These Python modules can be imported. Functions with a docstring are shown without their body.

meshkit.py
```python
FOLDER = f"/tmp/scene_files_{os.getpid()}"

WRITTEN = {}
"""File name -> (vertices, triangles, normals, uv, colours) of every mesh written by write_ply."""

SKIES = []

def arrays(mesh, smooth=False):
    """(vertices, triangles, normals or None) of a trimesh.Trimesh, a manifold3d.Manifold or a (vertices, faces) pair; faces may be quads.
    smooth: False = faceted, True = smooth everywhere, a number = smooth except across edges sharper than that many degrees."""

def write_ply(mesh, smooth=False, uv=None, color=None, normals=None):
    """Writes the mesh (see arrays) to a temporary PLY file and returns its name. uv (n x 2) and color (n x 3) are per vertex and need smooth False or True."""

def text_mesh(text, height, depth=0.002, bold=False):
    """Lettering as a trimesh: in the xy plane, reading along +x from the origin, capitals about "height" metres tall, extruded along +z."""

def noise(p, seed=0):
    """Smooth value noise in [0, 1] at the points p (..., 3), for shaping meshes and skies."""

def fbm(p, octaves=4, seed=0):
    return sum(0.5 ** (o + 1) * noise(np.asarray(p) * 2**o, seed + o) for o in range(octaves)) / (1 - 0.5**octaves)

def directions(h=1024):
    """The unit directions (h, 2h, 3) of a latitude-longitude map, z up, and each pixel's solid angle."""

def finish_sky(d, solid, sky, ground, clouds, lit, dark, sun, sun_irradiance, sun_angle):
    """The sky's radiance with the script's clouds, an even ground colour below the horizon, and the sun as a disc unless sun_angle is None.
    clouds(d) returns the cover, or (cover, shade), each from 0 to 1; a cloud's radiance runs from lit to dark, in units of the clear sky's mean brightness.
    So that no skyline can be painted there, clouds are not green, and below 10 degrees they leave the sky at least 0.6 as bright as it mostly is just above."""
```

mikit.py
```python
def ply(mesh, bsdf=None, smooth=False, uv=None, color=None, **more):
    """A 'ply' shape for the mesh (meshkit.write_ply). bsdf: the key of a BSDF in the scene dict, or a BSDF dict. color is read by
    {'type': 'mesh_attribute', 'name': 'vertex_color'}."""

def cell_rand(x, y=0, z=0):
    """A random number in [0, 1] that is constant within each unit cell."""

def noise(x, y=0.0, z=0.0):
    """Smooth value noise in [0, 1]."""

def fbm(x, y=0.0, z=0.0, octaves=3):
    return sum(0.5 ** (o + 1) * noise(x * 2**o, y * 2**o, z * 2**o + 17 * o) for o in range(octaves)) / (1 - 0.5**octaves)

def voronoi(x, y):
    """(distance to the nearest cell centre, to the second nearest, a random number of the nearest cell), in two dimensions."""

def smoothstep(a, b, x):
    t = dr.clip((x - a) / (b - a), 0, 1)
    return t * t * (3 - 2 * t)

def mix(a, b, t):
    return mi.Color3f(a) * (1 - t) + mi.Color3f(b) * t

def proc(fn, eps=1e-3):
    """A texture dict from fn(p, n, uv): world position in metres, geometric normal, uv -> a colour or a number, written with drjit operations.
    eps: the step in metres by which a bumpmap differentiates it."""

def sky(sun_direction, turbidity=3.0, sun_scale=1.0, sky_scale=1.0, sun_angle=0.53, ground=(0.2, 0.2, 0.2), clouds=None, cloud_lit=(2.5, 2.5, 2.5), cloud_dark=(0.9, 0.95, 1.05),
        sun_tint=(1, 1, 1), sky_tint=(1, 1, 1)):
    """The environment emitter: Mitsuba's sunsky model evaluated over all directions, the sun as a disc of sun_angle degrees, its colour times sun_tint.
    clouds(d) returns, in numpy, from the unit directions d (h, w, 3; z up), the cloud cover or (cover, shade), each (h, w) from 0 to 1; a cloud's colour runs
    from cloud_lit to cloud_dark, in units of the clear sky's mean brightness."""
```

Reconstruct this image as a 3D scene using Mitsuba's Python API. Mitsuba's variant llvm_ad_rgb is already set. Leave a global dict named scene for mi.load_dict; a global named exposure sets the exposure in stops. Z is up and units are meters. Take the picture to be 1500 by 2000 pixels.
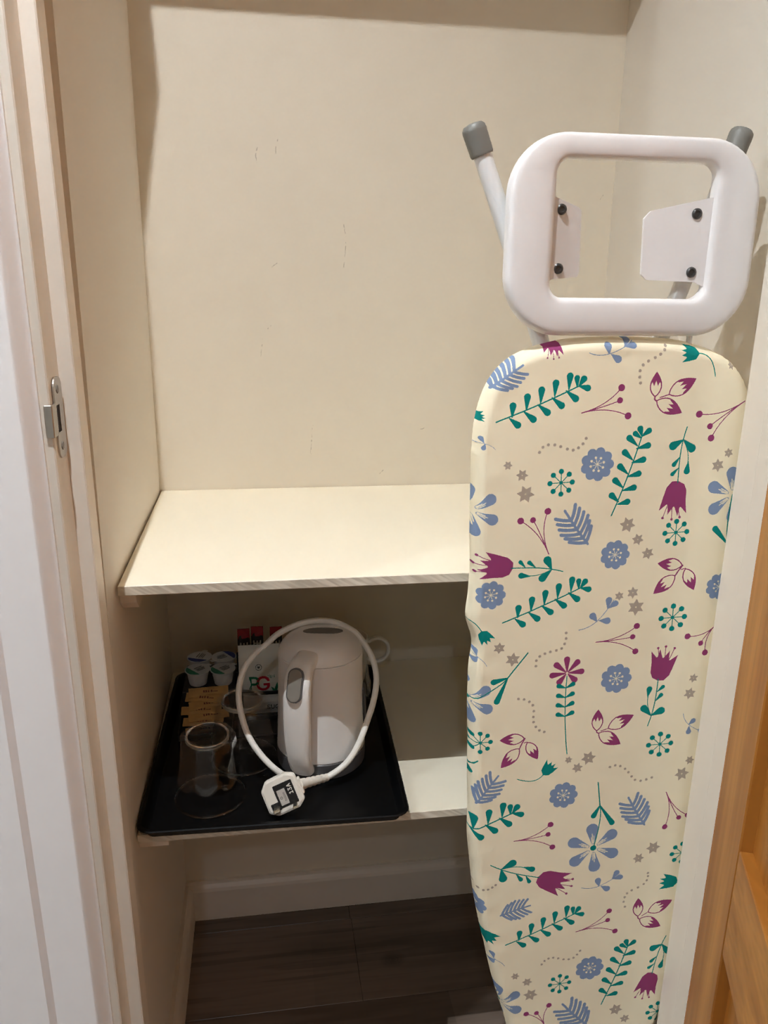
import math, random
import numpy as np
import trimesh, shapely
from shapely.geometry import Polygon, Point, LineString, MultiPoint, box as sbox
from shapely import affinity
import drjit as dr
import mitsuba as mi
import mikit, meshkit
from mikit import proc, noise, fbm, smoothstep, mix

random.seed(7)
rng = np.random.default_rng(7)
T = mi.ScalarTransform4f
scene, labels = {}, {}
A3 = np.array

# ------------------------------------------------------------------ camera, light, exposure
CAM = A3([0.1699, -1.2828, 1.1811])
AIM = A3([0.3171, -0.3345, 0.9001])
UP = [0.0281, 0.2800, 0.9596]
scene['camera'] = {'type': 'perspective', 'fov': 2 * math.degrees(math.atan(750 / 1545.3)), 'fov_axis': 'x', 'near_clip': 0.02, 'far_clip': 30,
                   'to_world': T().look_at(CAM.tolist(), AIM.tolist(), UP)}
exposure = 0.95
CEIL = 2.25
# recessed ceiling lamps: x, y, radius, radiance (linear rgb)
LAMPS = [(0.00, -0.92, 0.004, (79000, 83000, 85000)),
         (-0.05, -2.45, 0.025, (320, 375, 430)),
         (1.25, -2.45, 0.040, (60, 66, 72)),
         (-1.50, -1.60, 0.030, (1340, 1450, 1540))]

# room measures (metres; x along the back wall, y into the cupboard, z up)
W, YST, YLIN, YREB = 0.731, -0.470, -0.596, -0.5566
Z1, Z2, TH = 0.5205, 0.8480, 0.0118        # tops of the two shelves, their thickness
DEP1, DEP2 = 0.4255, 0.4225


def lin(r, g, b):
    return [((c / 255) / 12.92 if c / 255 <= 0.04045 else ((c / 255 + 0.055) / 1.055) ** 2.4) for c in (r, g, b)]


# ------------------------------------------------------------------ materials
def mat(name, color, rough=0.5, **k):
    c = color if isinstance(color, dict) else {'type': 'rgb', 'value': [float(v) for v in color]}
    scene[name] = {'type': 'twosided', 'bsdf': {'type': 'principled', 'base_color': c, 'roughness': rough, **k}}
    return name


SCUFFS = [((.249, .951), (.246, .905)), ((.424, .943), (.434, .945)), ((.186, 1.196), (.196, 1.203)), ((.30, 1.262), (.304, 1.246)), ((.302, 1.235), (.300, 1.20)),
          ((.17, 1.345), (.171, 1.365)), ((.20, 1.36), (.201, 1.378)), ((.36, .868), (.367, .875)), ((.18, 1.105), (.185, 1.11)), ((.172, 1.09), (.168, 1.06)), ((.71, 1.31), (.714, 1.316))]


def seg(px, pz, a, b):
    ax, az, bx, bz = *a, *b
    L = (bx - ax) ** 2 + (bz - az) ** 2
    t = dr.clip(((px - ax) * (bx - ax) + (pz - az) * (bz - az)) / L, 0, 1)
    return dr.sqrt(dr.square(px - ax - t * (bx - ax)) + dr.square(pz - az - t * (bz - az)))


WALL = lin(220, 211, 195)


def back_wall_color(p, n, uv):
    v = 0.97 + 0.05 * fbm(p.x * 5, p.z * 3, p.y * 4)
    m = mi.Float(0)
    wob = 0.003 * (noise(p.x * 160, p.z * 90) - 0.5)
    for a, b in SCUFFS:
        d = seg(p.x + wob, p.z + wob, a, b)
        m = dr.maximum(m, (1 - smoothstep(0.0002, 0.0012, d)) * smoothstep(0.35, 0.75, noise(p.x * 300, p.z * 300)))
    streak = smoothstep(0.62, 0.8, noise(p.x * 9, p.z * 1.3 + 4)) * 0.03
    return mix(mi.Color3f(WALL) * (v - streak), mi.Color3f(lin(120, 105, 85)), m * 0.45)


def paint_color(base, amp=0.05, f=7):
    b = list(base)
    return lambda p, n, uv: mi.Color3f(b) * (1 - amp / 2 + amp * fbm(p.x * f, p.y * f, p.z * f))


mat('m_back', proc(back_wall_color), 0.55, specular=0.35)
mat('m_wall', proc(paint_color(lin(214, 208, 198))), 0.55, specular=0.35)
mat('m_trim', proc(paint_color(lin(223, 215, 204), 0.05, 11)), 0.38)
mat('m_arch', proc(paint_color(lin(236, 233, 233), 0.04, 9)), 0.30)
mat('m_ceil', lin(238, 236, 230), 0.7)
mat('m_hall', lin(218, 215, 209), 0.7)


def shelf_color(p, n, uv):
    v = 0.97 + 0.05 * fbm(p.x * 6, p.y * 6, p.z * 6)
    front = smoothstep(-0.5, -0.95, n.y)
    # sawn front edge: slanting brush marks
    s = noise((p.x + 1.6 * p.z) * 260, p.z * 60) * 0.6 + noise((p.x + 1.6 * p.z) * 90, p.z * 30 + 9) * 0.4
    edge = mix(mi.Color3f(lin(196, 188, 172)), mi.Color3f(lin(226, 219, 204)), smoothstep(0.3, 0.8, s))
    sm = 0
    return mix(mi.Color3f(lin(234, 226, 206)) * (v - sm), edge, front)


mat('m_shelf', proc(shelf_color), 0.42)
mat('m_batten', lin(222, 210, 196), 0.5)


def oak_color(axis):
    def fn(p, n, uv):
        a = {'x': (p.x, p.y, p.z), 'y': (p.y, p.x, p.z), 'z': (p.z, p.x, p.y)}[axis]
        w = fbm(a[0] * 2.2, a[1] * 26, a[2] * 26)
        g = noise(a[0] * 6, a[1] * 190 + 6 * w, a[2] * 190)
        c = mix(mi.Color3f(lin(176, 118, 50)), mi.Color3f(lin(146, 88, 30)), smoothstep(0.25, 0.75, w))
        return c * (0.86 + 0.20 * g)
    return fn


mat('m_oak_z', proc(oak_color('z')), 0.42)
mat('m_oak_y', proc(oak_color('y')), 0.42)


def plank_color(p, n, uv):
    row = dr.floor((p.y + 0.0465) / 0.183)
    cr = mikit.cell_rand(row, dr.floor(p.x / 0.62 + row * 0.37), 5)
    w = fbm(p.x * 3.5 + 7 * row, p.y * 26, 3 + row)
    g = noise(p.x * 9 + 5 * row, p.y * 260 + 8 * w)
    d = dr.sqrt(dr.square((p.x - 0.375) * 0.7) + dr.square(p.y + 0.152))
    k = (1 - smoothstep(0.003, 0.022, d)) * (0.5 + 0.5 * noise(d * 500, p.x * 40))
    c = mix(mi.Color3f(lin(116, 102, 92)), mi.Color3f(lin(94, 81, 71)), smoothstep(0.3, 0.72, w))
    crack = smoothstep(0.66, 0.78, noise(p.x * 4 + row * 3, p.y * 95)) * 0.2
    return c * (0.9 + 0.15 * g) * (0.85 + 0.3 * cr) * (1 - 0.5 * k) * (1 - crack)


mat('m_plank', proc(plank_color), 0.34)
mat('m_gap', lin(28, 22, 18), 0.8)
mat('m_white_plastic', lin(228, 227, 228), 0.16, specular=0.6)
mat('m_tube', lin(226, 228, 230), 0.28)
mat('m_grey_cap', lin(112, 112, 108), 0.45)
mat('m_screw', lin(50, 50, 50), 0.35)
mat('m_black', lin(4, 5, 7), 0.38, specular=0.22)
mat('m_black_box', lin(22, 22, 24), 0.5)
mat('m_kettle', lin(236, 235, 233), 0.30)
mat('m_kettle_grey', lin(112, 110, 106), 0.38)
mat('m_kettle_base', lin(80, 80, 82), 0.35)
mat('m_switch', lin(125, 121, 114), 0.35)
mat('m_gauge', lin(58, 58, 58), 0.12)
mat('m_cord', lin(236, 234, 228), 0.35)
mat('m_plug', lin(232, 228, 218), 0.35)
mat('m_plug_black', lin(14, 14, 15), 0.5)
mat('m_label_grey', lin(190, 186, 180), 0.5)
mat('m_ink', lin(34, 34, 34), 0.6)
mat('m_brass', lin(232, 222, 200), 0.22, metallic=1.0)
mat('m_steel', lin(196, 190, 182), 0.35, metallic=1.0)
mat('m_hole', lin(40, 36, 40), 0.8)
mat('m_mug', lin(236, 234, 228), 0.15)
mat('m_pot', lin(206, 204, 198), 0.35)
mat('m_foil', lin(188, 192, 192), 0.4)
mat('m_green', lin(28, 118, 92), 0.4)
mat('m_blue', lin(36, 52, 120), 0.4)
mat('m_kraft', proc(paint_color(lin(184, 142, 82), 0.35, 90)), 0.7)
mat('m_kraft_ink', lin(112, 52, 36), 0.7)
mat('m_tea', lin(232, 228, 214), 0.35)
mat('m_pg_green', lin(10, 112, 74), 0.45)
mat('m_pg_red', lin(196, 22, 44), 0.45)
mat('m_red', lin(150, 22, 34), 0.4)
mat('m_coffee', lin(26, 22, 24), 0.35)
mat('m_white_ink', lin(226, 222, 216), 0.5)
scene['m_glass'] = {'type': 'dielectric', 'int_ior': 1.5, 'ext_ior': 1.0}
scene['m_glass_wall'] = {'type': 'thindielectric', 'int_ior': 1.5, 'ext_ior': 1.0}
scene['m_cover'] = {'type': 'twosided', 'bsdf': {'type': 'principled', 'base_color': {'type': 'mesh_attribute', 'name': 'vertex_color'}, 'roughness': 0.8, 'specular': 0.2, 'sheen': 0.15}}


# ------------------------------------------------------------------ helpers
def numbered(key):
    if key not in labels and key not in scene and not any(k.startswith(key + '__') for k in scene):
        return key
    i = 1
    while True:
        k = f'{key}_{i:03d}'
        if k not in labels and k not in scene and not any(q.startswith(k + '__') for q in scene):
            return k
        i += 1


def thing(name, label=None, cat=None, group=None, kind=None):
    key = numbered(name)
    labels[key] = {}
    if label: labels[key]['label'] = label
    if cat: labels[key]['category'] = cat
    if group: labels[key]['group'] = group
    if kind: labels[key]['kind'] = kind
    return key


def part(parent, name, mesh, m, smooth=False, label=None, kind=None, **more):
    key = numbered(f'{parent}__{name}')
    scene[key] = mesh if isinstance(mesh, dict) else mikit.ply(mesh, m, smooth, **more)
    if label or kind:
        labels[key] = {**({'label': label} if label else {}), **({'kind': kind} if kind else {})}
    return key


def solo(name, mesh, m, label=None, cat=None, smooth=False, group=None, kind=None):
    key = thing(name, label, cat, group, kind)
    scene[key] = mikit.ply(mesh, m, smooth)
    return key


def bbox(x0, x1, y0, y1, z0, z1, c=0.0):
    """box, with all its edges chamfered by c"""
    if c <= 0:
        m = trimesh.creation.box(extents=[x1 - x0, y1 - y0, z1 - z0])
        m.apply_translation([(x0 + x1) / 2, (y0 + y1) / 2, (z0 + z1) / 2])
        return m
    pts = []
    for x, sx in ((x0, 1), (x1, -1)):
        for y, sy in ((y0, 1), (y1, -1)):
            for z, sz in ((z0, 1), (z1, -1)):
                pts += [(x, y + sy * c, z + sz * c), (x + sx * c, y, z + sz * c), (x + sx * c, y + sy * c, z)]
    return trimesh.convex.convex_hull(A3(pts))


def hull(pts):
    return trimesh.convex.convex_hull(A3(pts, dtype=float))


def cat(*ms):
    return trimesh.util.concatenate(list(ms))


def spline(pts, n, closed=False):
    from scipy.interpolate import splprep, splev
    p = A3(pts, float)
    if closed: p = np.vstack([p, p[:1]])
    tck, u = splprep(p.T, s=0, k=3, per=closed)
    return np.stack(splev(np.linspace(0, 1, n, endpoint=not closed), tck), 1)


def sweep(path, section, scale=None, up=None, cap=True, closed=False):
    """section (m,2) swept along path (n,3); scale: per-point (n,2)"""
    p = A3(path, float); n = len(p)
    if closed: t = np.roll(p, -1, 0) - np.roll(p, 1, 0)
    else: t = np.gradient(p, axis=0)
    t /= np.linalg.norm(t, axis=1, keepdims=True)
    u = np.zeros_like(p)
    a = A3(up if up is not None else ([0, 0, 1] if abs(t[0, 2]) < .9 else [1, 0, 0]), float)
    for i in range(n):
        if up is not None: a = A3(up, float)
        a = a - t[i] * (a @ t[i]); a /= np.linalg.norm(a); u[i] = a
    v = np.cross(t, u)
    s = A3(section, float); m = len(s)
    sc = np.ones((n, 2)) if scale is None else A3(scale, float)
    V = (p[:, None] + s[None, :, :1] * sc[:, None, :1] * u[:, None] + s[None, :, 1:] * sc[:, None, 1:] * v[:, None]).reshape(-1, 3)
    F = []
    for i in range(n if closed else n - 1):
        j = (i + 1) % n
        for k in range(m):
            k2 = (k + 1) % m
            F += [(i * m + k, i * m + k2, j * m + k2), (i * m + k, j * m + k2, j * m + k)]
    if cap and not closed:
        c0, c1 = len(V), len(V) + 1
        V = np.vstack([V, p[:1], p[-1:]])
        for k in range(m):
            k2 = (k + 1) % m
            F += [(c0, k2, k), (c1, (n - 1) * m + k, (n - 1) * m + k2)]
    mesh = trimesh.Trimesh(V, F, process=False)
    mesh.fix_normals()
    return mesh


def circle(r, n=16):
    a = np.arange(n) * 2 * np.pi / n
    return np.stack([r * np.cos(a), r * np.sin(a)], 1)


def superellipse(a, b, p=3, n=28):
    t = np.arange(n) * 2 * np.pi / n
    c, s = np.cos(t), np.sin(t)
    return np.stack([a * np.sign(c) * np.abs(c) ** (2 / p), b * np.sign(s) * np.abs(s) ** (2 / p)], 1)


def tube(path, r, n=16, rr=None):
    return sweep(path, circle(1, n), np.repeat(A3(rr if rr is not None else [r] * len(path))[:, None], 2, 1))


def lathe(profile, n=64, mod=None):
    """profile (r,z) from the bottom axis to the top axis; mod(theta, z, r) changes the radius"""
    pr = A3(profile, float); th = np.arange(n) * 2 * np.pi / n
    V, F, idx = [], [], []
    for r, z in pr:
        if r < 1e-7:
            idx.append([len(V)] * n); V.append((0, 0, z))
        else:
            idx.append(list(range(len(V), len(V) + n)))
            rr = np.full(n, r) if mod is None else mod(th, z, r)
            V += list(zip(rr * np.cos(th), rr * np.sin(th), np.full(n, z)))
    for a, b in zip(idx[:-1], idx[1:]):
        for k in range(n):
            k2 = (k + 1) % n
            for f in ((a[k], a[k2], b[k2]), (a[k], b[k2], b[k])):
                if len(set(f)) == 3: F.append(f)
    m = trimesh.Trimesh(A3(V), A3(F), process=False)
    return m


def extrude(poly, d):
    return cat(*[trimesh.creation.extrude_polygon(g, d, engine='earcut') for g in getattr(poly, 'geoms', [poly])])


def place(m, origin, ex, ey, ez):
    M = np.eye(4)
    M[:3, 0], M[:3, 1], M[:3, 2], M[:3, 3] = ex, ey, ez, origin
    m = m.copy(); m.apply_transform(M)
    return m


def upright(m, x, y, z):
    """xy-plane shape -> stands in the xz-plane facing the camera side (-y)"""
    return place(m, [x, y, z], [1, 0, 0], [0, 0, 1], [0, -1, 0])


def text(s, h, depth=0.0004, bold=False):
    m = meshkit.text_mesh(s, h, depth, bold)
    m.apply_translation([-m.bounds[:, 0].mean(), -m.bounds[:, 1].mean(), 0])
    return m


def rpoly(x0, x1, y0, y1, r):
    return sbox(x0 + r, y0 + r, x1 - r, y1 - r).buffer(r, quad_segs=6)


def rotz(m, deg, about=(0, 0, 0)):
    m = m.copy()
    m.apply_transform(trimesh.transformations.rotation_matrix(math.radians(deg), [0, 0, 1], about))
    return m


# ------------------------------------------------------------------ the cupboard's shell
solo('wall_back', bbox(-0.10, W + 0.12, 0, 0.10, -0.05, CEIL), 'm_back', kind='structure')
solo('wall_left', bbox(-0.10, 0, YST, 0.0, -0.05, CEIL), 'm_wall', kind='structure')
wr = A3([[W - .005, YST, CEIL], [W + .0065, YST, -.05], [W + .12, YST, -.05], [W + .12, YST, CEIL]])
solo('wall_right', hull([(x, y, z) for x, _, z in wr for y in (YST, 0)]), 'm_wall', kind='structure')
solo('ceiling', bbox(-1.75, 2.0, -3.9, 0.1, CEIL, CEIL + .1), 'm_ceil', kind='structure')

solo('floor', bbox(-0.10, W + .12, -0.78, 0.10, -0.06, -0.0088), 'm_gap', kind='structure')
for row, joints in ((-1, (.308,)), (0, (.310,)), (1, (-.02, .55)), (2, (.25,)), (3, (.48,))):
    y1 = min(-.0465 - .183 * row, -0.0005); y0 = -.0465 - .183 * (row + 1)
    xs = [-0.0995, *joints, W + .119] if y0 < -.47 else [0.0005, *[j for j in joints if j > 0], W + .006]
    for xa, xb in zip(xs[:-1], xs[1:]):
        part('floor', 'plank', bbox(xa + .0003, xb - .0003, y0 + .0003, y1 - .0003, -.0085, 0, .0006), 'm_plank')
solo('floor_hall', bbox(-1.75, 2.0, -3.9, -.7787, -.06, 0), 'm_plank', kind='structure')


def skirting(L, h=.082, t=.014):
    """profile in (depth, z), extruded along +x by L"""
    p = Polygon([(0, 0), (t, 0), (t, h - .018), (t - .002, h - .012), (t - .007, h - .006), (t - .008, h), (0, h)])
    m = extrude(p, L)
    return place(m, [0, 0, 0], [0, -1, 0], [0, 0, 1], [-1, 0, 0])


m = skirting(W); m.apply_translation([W, 0, .0005]); solo('baseboard_back', m, 'm_trim', kind='structure')
m = rotz(skirting(.455), 90); m.apply_translation([0, -.014, .0005]); m.vertices[:, 1] -= 0
b = m.bounds; m.apply_translation([-b[0][0], -.0145 - b[1][1], 0]); solo('baseboard_left', m, 'm_trim', kind='structure')

# room in front of the cupboard (behind the camera; it gives the light its bounce)
solo('wall_front_left', bbox(-1.75, -.031, -.590, YST, -.05, CEIL), 'm_hall', kind='structure')
solo('wall_front_right', bbox(W + .013, 2.0, -.590, YST, -.05, CEIL), 'm_hall', kind='structure')
solo('wall_front_top', bbox(-.031, W + .013, -.590, YST, 2.030, CEIL), 'm_hall', kind='structure')
solo('wall_hall_left', bbox(-1.85, -1.75, -3.9, YST, -.05, CEIL), 'm_hall', kind='structure')
solo('wall_hall_right', bbox(2.0, 2.1, -3.9, YST, -.05, CEIL), 'm_hall', kind='structure')
solo('wall_hall_back', bbox(-1.85, 2.1, -4.0, -3.9, -.05, CEIL), 'm_hall', kind='structure')

# door lining with stop, strike plate; architrave
XL, XR, ZH = -0.004, 0.711, 1.997


def lean(m):
    """the left jamb stands slightly out of plumb"""
    m = m.subdivide() if len(m.vertices) < 60 else m
    m.vertices[:, 0] += .011 * (1.03 - m.vertices[:, 2]); return m


jl = thing('trim_1', kind='structure')
part(jl, 'lining', lean(bbox(XL - .028, XL, YLIN, YST, 0, ZH, .0012)), 'm_trim')
part(jl, 'stop', lean(bbox(XL - .003, .0095, YREB, -.526, 0, ZH - .012, .0012)), 'm_trim')
bl = extrude(Polygon([(-.006, 1.838), (.0008, 1.845), (.0145, 1.925), (.0118, 1.984), (-.006, 1.984)]), .026)
part(jl, 'stop_block', place(bl, [0, -.5300, 0], [1, 0, 0], [0, 0, 1], [0, -1, 0]), 'm_trim')
sp = part(jl, 'strike_plate', cat(
    place(extrude(rpoly(-.0165, .0095, -.0345, .0345, .009).difference(sbox(-.004, -.0115, .0065, .0115)), .0014), [XL, -.5770, 1.0640], [0, -1, 0], [0, 0, 1], [-1, 0, 0]).copy().apply_translation([.0014, 0, 0]),
    bbox(XL - .0055, XL + .0014, -.5985, -.5965, 1.0505, 1.0780, .0006),
    bbox(XL, XL + .0014, -.5970, -.5865, 1.0505, 1.0780, .0004)), 'm_steel')
part(sp, 'latch_hole', bbox(XL + .0001, XL + .0005, -.5845, -.573, 1.0530, 1.0750), 'm_hole')
for z in (1.0885, 1.0400):
    s = lathe([(0, 0), (.0038, 0), (.0034, .0006), (0, .0009)], 16)
    part(sp, 'screw', place(s, [XL + .0014, -.576, z], [0, 1, 0], [0, 0, 1], [1, 0, 0]), 'm_kettle_grey', 30)
jr = thing('trim_2', kind='structure')
part(jr, 'lining', bbox(XR, XR + .028, YLIN, YST, 0, ZH, .0012), 'm_trim')
part(jr, 'stop', cat(bbox(.6988, XR + .003, YREB, -.512, 0, ZH - .012, .0012), bbox(.7000, XR + .003, -.512, YST - .0045, 0, ZH - .012, .0008)), 'm_trim')
jh = thing('trim_3', kind='structure')
part(jh, 'lining', bbox(XL - .028, XR + .028, YLIN, YST, ZH, ZH + .030, .0012), 'm_trim')
part(jh, 'stop', bbox(.0105, .699, YREB, YST - .0045, ZH - .012, ZH, .0012), 'm_trim')


def architrave(L):
    pr = [(0, 0), (0, .0030)] + [(.0130 * t, .0030 + .0125 * (3 * t * t - 2 * t ** 3)) for t in np.linspace(.08, 1, 12)] + \
         [(.050, .0165), (.053, .0185), (.056, .0205), (.112, .0205), (.117, .018), (.118, 0)]
    return extrude(Polygon(pr), L)


m = architrave(2.07); solo('trim_4', lean(place(m, [XL - .0080, YLIN + .0055, 0], [-1, 0, 0], [0, -1, 0], [0, 0, 1]).apply_translation([0, -.0058, 0]).subdivide()), 'm_arch', smooth=25, kind='structure')
m = architrave(2.07); m = place(m, [XR + .004, YLIN - .0003, 0], [1, 0, 0], [0, -1, 0], [0, 0, 1]); solo('trim_5', m, 'm_arch', smooth=25, kind='structure')
m = architrave(.72); solo('trim_6', place(m, [XL - .003, YLIN - .0003, ZH + .004], [0, 0, 1], [0, -1, 0], [1, 0, 0]), 'm_arch', smooth=25, kind='structure')

# oak panel door, hinged on the right and standing open
ang = .375
dd = A3([-math.sin(ang), -math.cos(ang), 0]); nn = A3([dd[1], -dd[0], 0])      # along the door; its face towards the cupboard side
P0 = A3([.665, -.581, 0]) + dd * .006
DW, DH, DT, RC = .70, 1.982, .038, .013


def leaf_box(s0, s1, z0, z1, t0, t1, c=0.0):
    """s along the door, t depth behind its visible face"""
    m = bbox(s0, s1, z0, z1, -t1, -t0, c)
    return place(m, P0, dd, [0, 0, 1], np.cross(dd, [0, 0, 1]) * (1 if np.cross(dd, [0, 0, 1]) @ nn > 0 else -1))


door = thing('door_1', kind='structure')
ST = .106
for s0, s1 in ((0, ST), (DW - ST, DW)):
    part(door, 'stile', leaf_box(s0, s1, .008, DH, 0, DT, .0015), 'm_oak_z')
RAILS = [(.008, .19), (.516, .644), (1.16, 1.28), (DH - .11, DH)]
for z0, z1 in RAILS:
    part(door, 'rail', leaf_box(ST + .0004, DW - ST - .0004, z0 + (.0003 if z0 < .1 else 0), z1, .0004, DT - .0004, .0012), 'm_oak_y')
part(door, 'muntin', leaf_box(.32, .38, .645, 1.1595, .0006, DT - .0006, .001), 'm_oak_z')
for z0, z1 in ((.19, .516), (1.28, DH - .11)):
    part(door, 'panel', leaf_box(ST, DW - ST, z0, z1, RC, DT - RC), 'm_oak_z')
for s0, s1 in ((ST, .32), (.38, DW - ST)):
    part(door, 'panel', leaf_box(s0, s1, .644, 1.16, RC, DT - RC), 'm_oak_z')

# ------------------------------------------------------------------ ceiling lamps (out of view, they light the place)
for i, (x, y, r, col) in enumerate(LAMPS):
    k = thing('ceiling_downlight', ('round ceiling downlight nearest the cupboard', 'round ceiling downlight in the middle of the room', 'round ceiling downlight on the right of the room', 'round ceiling downlight on the left of the room')[i], 'ceiling light', 'downlights in the ceiling')
    h = .0024 if i == 0 else .001      # the nearest one is a small spot with a short snout
    ring = lathe([(r, -.0005), (r, -.0015 - h), (r + .006, -.002 - h), (r + .030, -.0025), (r + .030, 0), (r, 0), (r, -.0005)], 40)
    ring.apply_translation([x, y, CEIL - .0002]); part(k, 'rim', ring, 'm_white_plastic' if i else 'm_black_box', 40)
    lens = trimesh.creation.cylinder(r - .0005, .002, sections=40); lens.apply_translation([x, y, CEIL - .0015])
    key = part(k, 'lens', lens, 'm_white_plastic')
    scene[key]['emitter'] = {'type': 'area', 'radiance': {'type': 'rgb', 'value': [float(v) for v in col]}}

# ------------------------------------------------------------------ shelves
solo('shelf', bbox(.0028, W - .001, -DEP2, -.001, Z2 - TH, Z2, .0008), 'm_shelf', 'cream painted upper shelf, empty, with a rough sawn front edge', 'shelf')
solo('shelf', bbox(.0015, W - .001, -DEP1, -.001, Z1 - TH, Z1, .0008), 'm_shelf', 'cream painted lower shelf that carries the black tray', 'shelf')


def batten(z, w, h, y0, L):
    pr = Polygon([(0, 0), (0, -.016), (.014, -h), (L, -h), (L, 0)])
    m = extrude(pr, w)     # (depth, z) along x
    m = place(m, [0, 0, 0], [0, 1, 0], [0, 0, 1], [1, 0, 0])
    m.apply_translation([.0005, y0, z]); return m


solo('shelf_batten', batten(Z2 - TH - .0003, .0185, .028, -.402, .39), 'm_batten', 'short cream wooden batten with a sloping end under the upper shelf', 'batten')
solo('shelf_batten', batten(Z1 - TH - .0003, .036, .017, -.412, .39), 'm_batten', 'thin cream wooden batten under the lower shelf', 'batten')


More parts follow.
